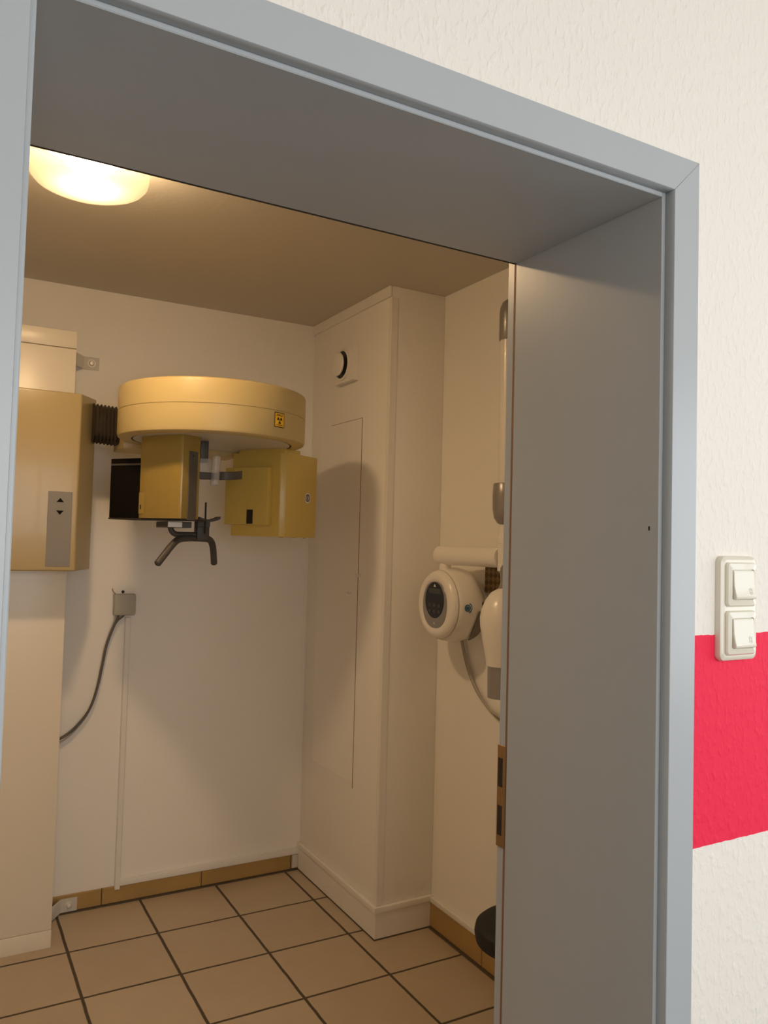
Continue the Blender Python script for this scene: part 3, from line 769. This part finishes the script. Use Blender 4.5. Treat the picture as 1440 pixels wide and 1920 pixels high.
# ---------------------------------------------------------------- light switch
sw = thing('light_switch', 'ivory double light switch on the white wall, its lower half over the red band', 'light switch', (.161, 0, 1.4135))
my = Matrix(((1, 0, 0, 0), (0, 0, -1, 0), (0, 1, 0, 0), (0, 0, 0, 1)))   # local (x, y, h) -> world (x, -h, z)
def rr(cx, cz, hw, hh, r): return [(cx+x, cz+z) for x, z in rrect(hw, hh, r, 6)]
def loft(bm, secs, mat=0):
    t = bmesh.new(); rings = [[t.verts.new((x, -h, z)) for x, z in poly] for poly, h in secs]
    n = len(rings[0])
    for A, B_ in zip(rings[:-1], rings[1:]):
        for i in range(n): t.faces.new((A[i], A[(i+1) % n], B_[(i+1) % n], B_[i]))
    t.faces.new(rings[-1]); t.faces.new(rings[0]); bmesh.ops.recalc_face_normals(t, faces=t.faces); merge(bm, t, mat)
b = BM()
cx_, cz_ = .161, 1.4135
loft(b, [(rr(cx_, cz_, .0415, .0765, .010), 0), (rr(cx_, cz_, .0420, .0770, .010), .004), (rr(cx_, cz_, .0405, .0755, .009), .0085), (rr(cx_, cz_, .0375, .0725, .008), .0105), (rr(cx_, cz_, .0350, .0700, .007), .0108)])
obj('switch_frame', b, M['ivory'], sw)
for k, zc in enumerate((1.4490, 1.3780)):
    b = BM()
    hw = .0335; hh = .0325
    loft(b, [(rr(cx_, zc, hw, hh, .006), .0095), (rr(cx_, zc, hw, hh, .006), .0125), (rr(cx_, zc, hw-.002, hh-.002, .005), .0150), (rr(cx_, zc, hw-.009, hh-.010, .003), .0165), (rr(cx_, zc, hw-.0095, hh-.0105, .003), .0140)])
    ins = obj('switch_insert', b, M['ivory'], sw)
    b = BM()
    w2, h2 = .0232, .0212
    t_ = bmesh.new()
    prof_ = [(h2, .0145), (h2-.001, .0175), (h2*.45, .0180), (0, .0185), (-h2*.5, .0205), (-h2+.003, .0228), (-h2, .0215), (-h2, .0145)]
    A = [t_.verts.new((cx_-w2, -h, zc+z)) for z, h in prof_]; B_ = [t_.verts.new((cx_+w2, -h, zc+z)) for z, h in prof_]
    n = len(A)
    for i in range(n): t_.faces.new((A[i], A[(i+1) % n], B_[(i+1) % n], B_[i]))
    t_.faces.new(A); t_.faces.new(B_); bmesh.ops.recalc_face_normals(t_, faces=t_.faces)
    bmesh.ops.bevel(t_, geom=list(t_.edges), offset=.0008, segments=2, affect='EDGES'); merge(b, t_)
    rk = obj('rocker', b, M['ivory'], sw)
    b = BM()
    # bulb symbol: circle with rays, printed on the lower slope of the rocker
    sx, sz = cx_+.0118, zc-.0095
    sl = .00205/ (h2*.5)
    def mark(x, z): 
        zz = zc-0.0; f = (-(z-zc)-0)/(h2*.5); h = .0185+.0020*max(0, f)
        if -(z-zc) > h2*.5: h = .0205+.0023*((-(z-zc)-h2*.5)/(h2*.5-.003))
        return Vector((x, -h-.0001, z))
    ring_ = [mark(sx+.0024*math.cos(2*PI*i/16), sz+.0024*math.sin(2*PI*i/16)) for i in range(17)]
    tube(b, ring_, .00030, 6, smooth_n=0, caps=False)
    for a in (45, 135, 225, 315, 90, 270):
        a = math.radians(a); tube(b, [mark(sx+.0034*math.cos(a), sz+.0034*math.sin(a)), mark(sx+.0052*math.cos(a), sz+.0052*math.sin(a))], .00030, 6, smooth_n=0, caps=False)
    obj('bulb_symbol', b, M['ivorymark'], rk)

# ---------------------------------------------------------------- lights
def area(name, loc, rot, sx, sy, power, col):
    l = bpy.data.lights.new(name, 'AREA'); l.shape = 'RECTANGLE'; l.size = sx; l.size_y = sy; l.energy = power; l.color = col
    o = bpy.data.objects.new(name, l); COL.objects.link(o); o.location = loc; o.rotation_euler = rot
    return o
area('window_daylight', ((WX0+WX1)/2, CY0-.12, (WZ0+WZ1)/2), (PI/2, 0, 0), WX1-WX0, WZ1-WZ0, 59, (1., .98, .95))
area('end_window_daylight', (CX1+.12, (EY0+EY1)/2, (EZ0+EZ1)/2), (PI/2, 0, PI/2), EY1-EY0, EZ1-EZ0, 25, (.90, .96, 1.0))
W = bpy.data.worlds.new('World'); S.world = W; W.use_nodes = True
W.node_tree.nodes['Background'].inputs[0].default_value = (.75, .85, 1, 1); W.node_tree.nodes['Background'].inputs[1].default_value = .8

# ---------------------------------------------------------------- camera
yaw, pitch, roll = -.5093962, .0428675, .0267805
F = Vector((-math.sin(yaw)*math.cos(pitch), math.cos(yaw)*math.cos(pitch), math.sin(pitch)))
R0 = Vector((math.cos(yaw), math.sin(yaw), 0)); U0 = R0.cross(F)
Rr = R0*math.cos(roll)+U0*math.sin(roll); Ur = -R0*math.sin(roll)+U0*math.cos(roll)
cam = bpy.data.cameras.new('camera'); co = bpy.data.objects.new('camera', cam); COL.objects.link(co)
co.matrix_world = Matrix(((Rr.x, Ur.x, -F.x, -.882955), (Rr.y, Ur.y, -F.y, -.781982), (Rr.z, Ur.z, -F.z, 1.497529), (0, 0, 0, 1)))
cam.sensor_fit = 'VERTICAL'; cam.sensor_height = 36.; cam.lens = 1491.1785*36/1920
cam.shift_x = 5.659/1920; cam.shift_y = -7.621/1920; cam.clip_start = .02
S.camera = co
S.view_settings.view_transform = 'Standard'; S.view_settings.look = 'None'
S.view_settings.gamma = 1.; S.view_settings.use_curve_mapping = False; S.view_settings.exposure = 0.
S.cycles.max_bounces = 12; S.cycles.diffuse_bounces = 6; S.cycles.transparent_max_bounces = 12
S.cycles.caustics_reflective = False; S.cycles.caustics_refractive = False
S.cycles.sample_clamp_indirect = 6.
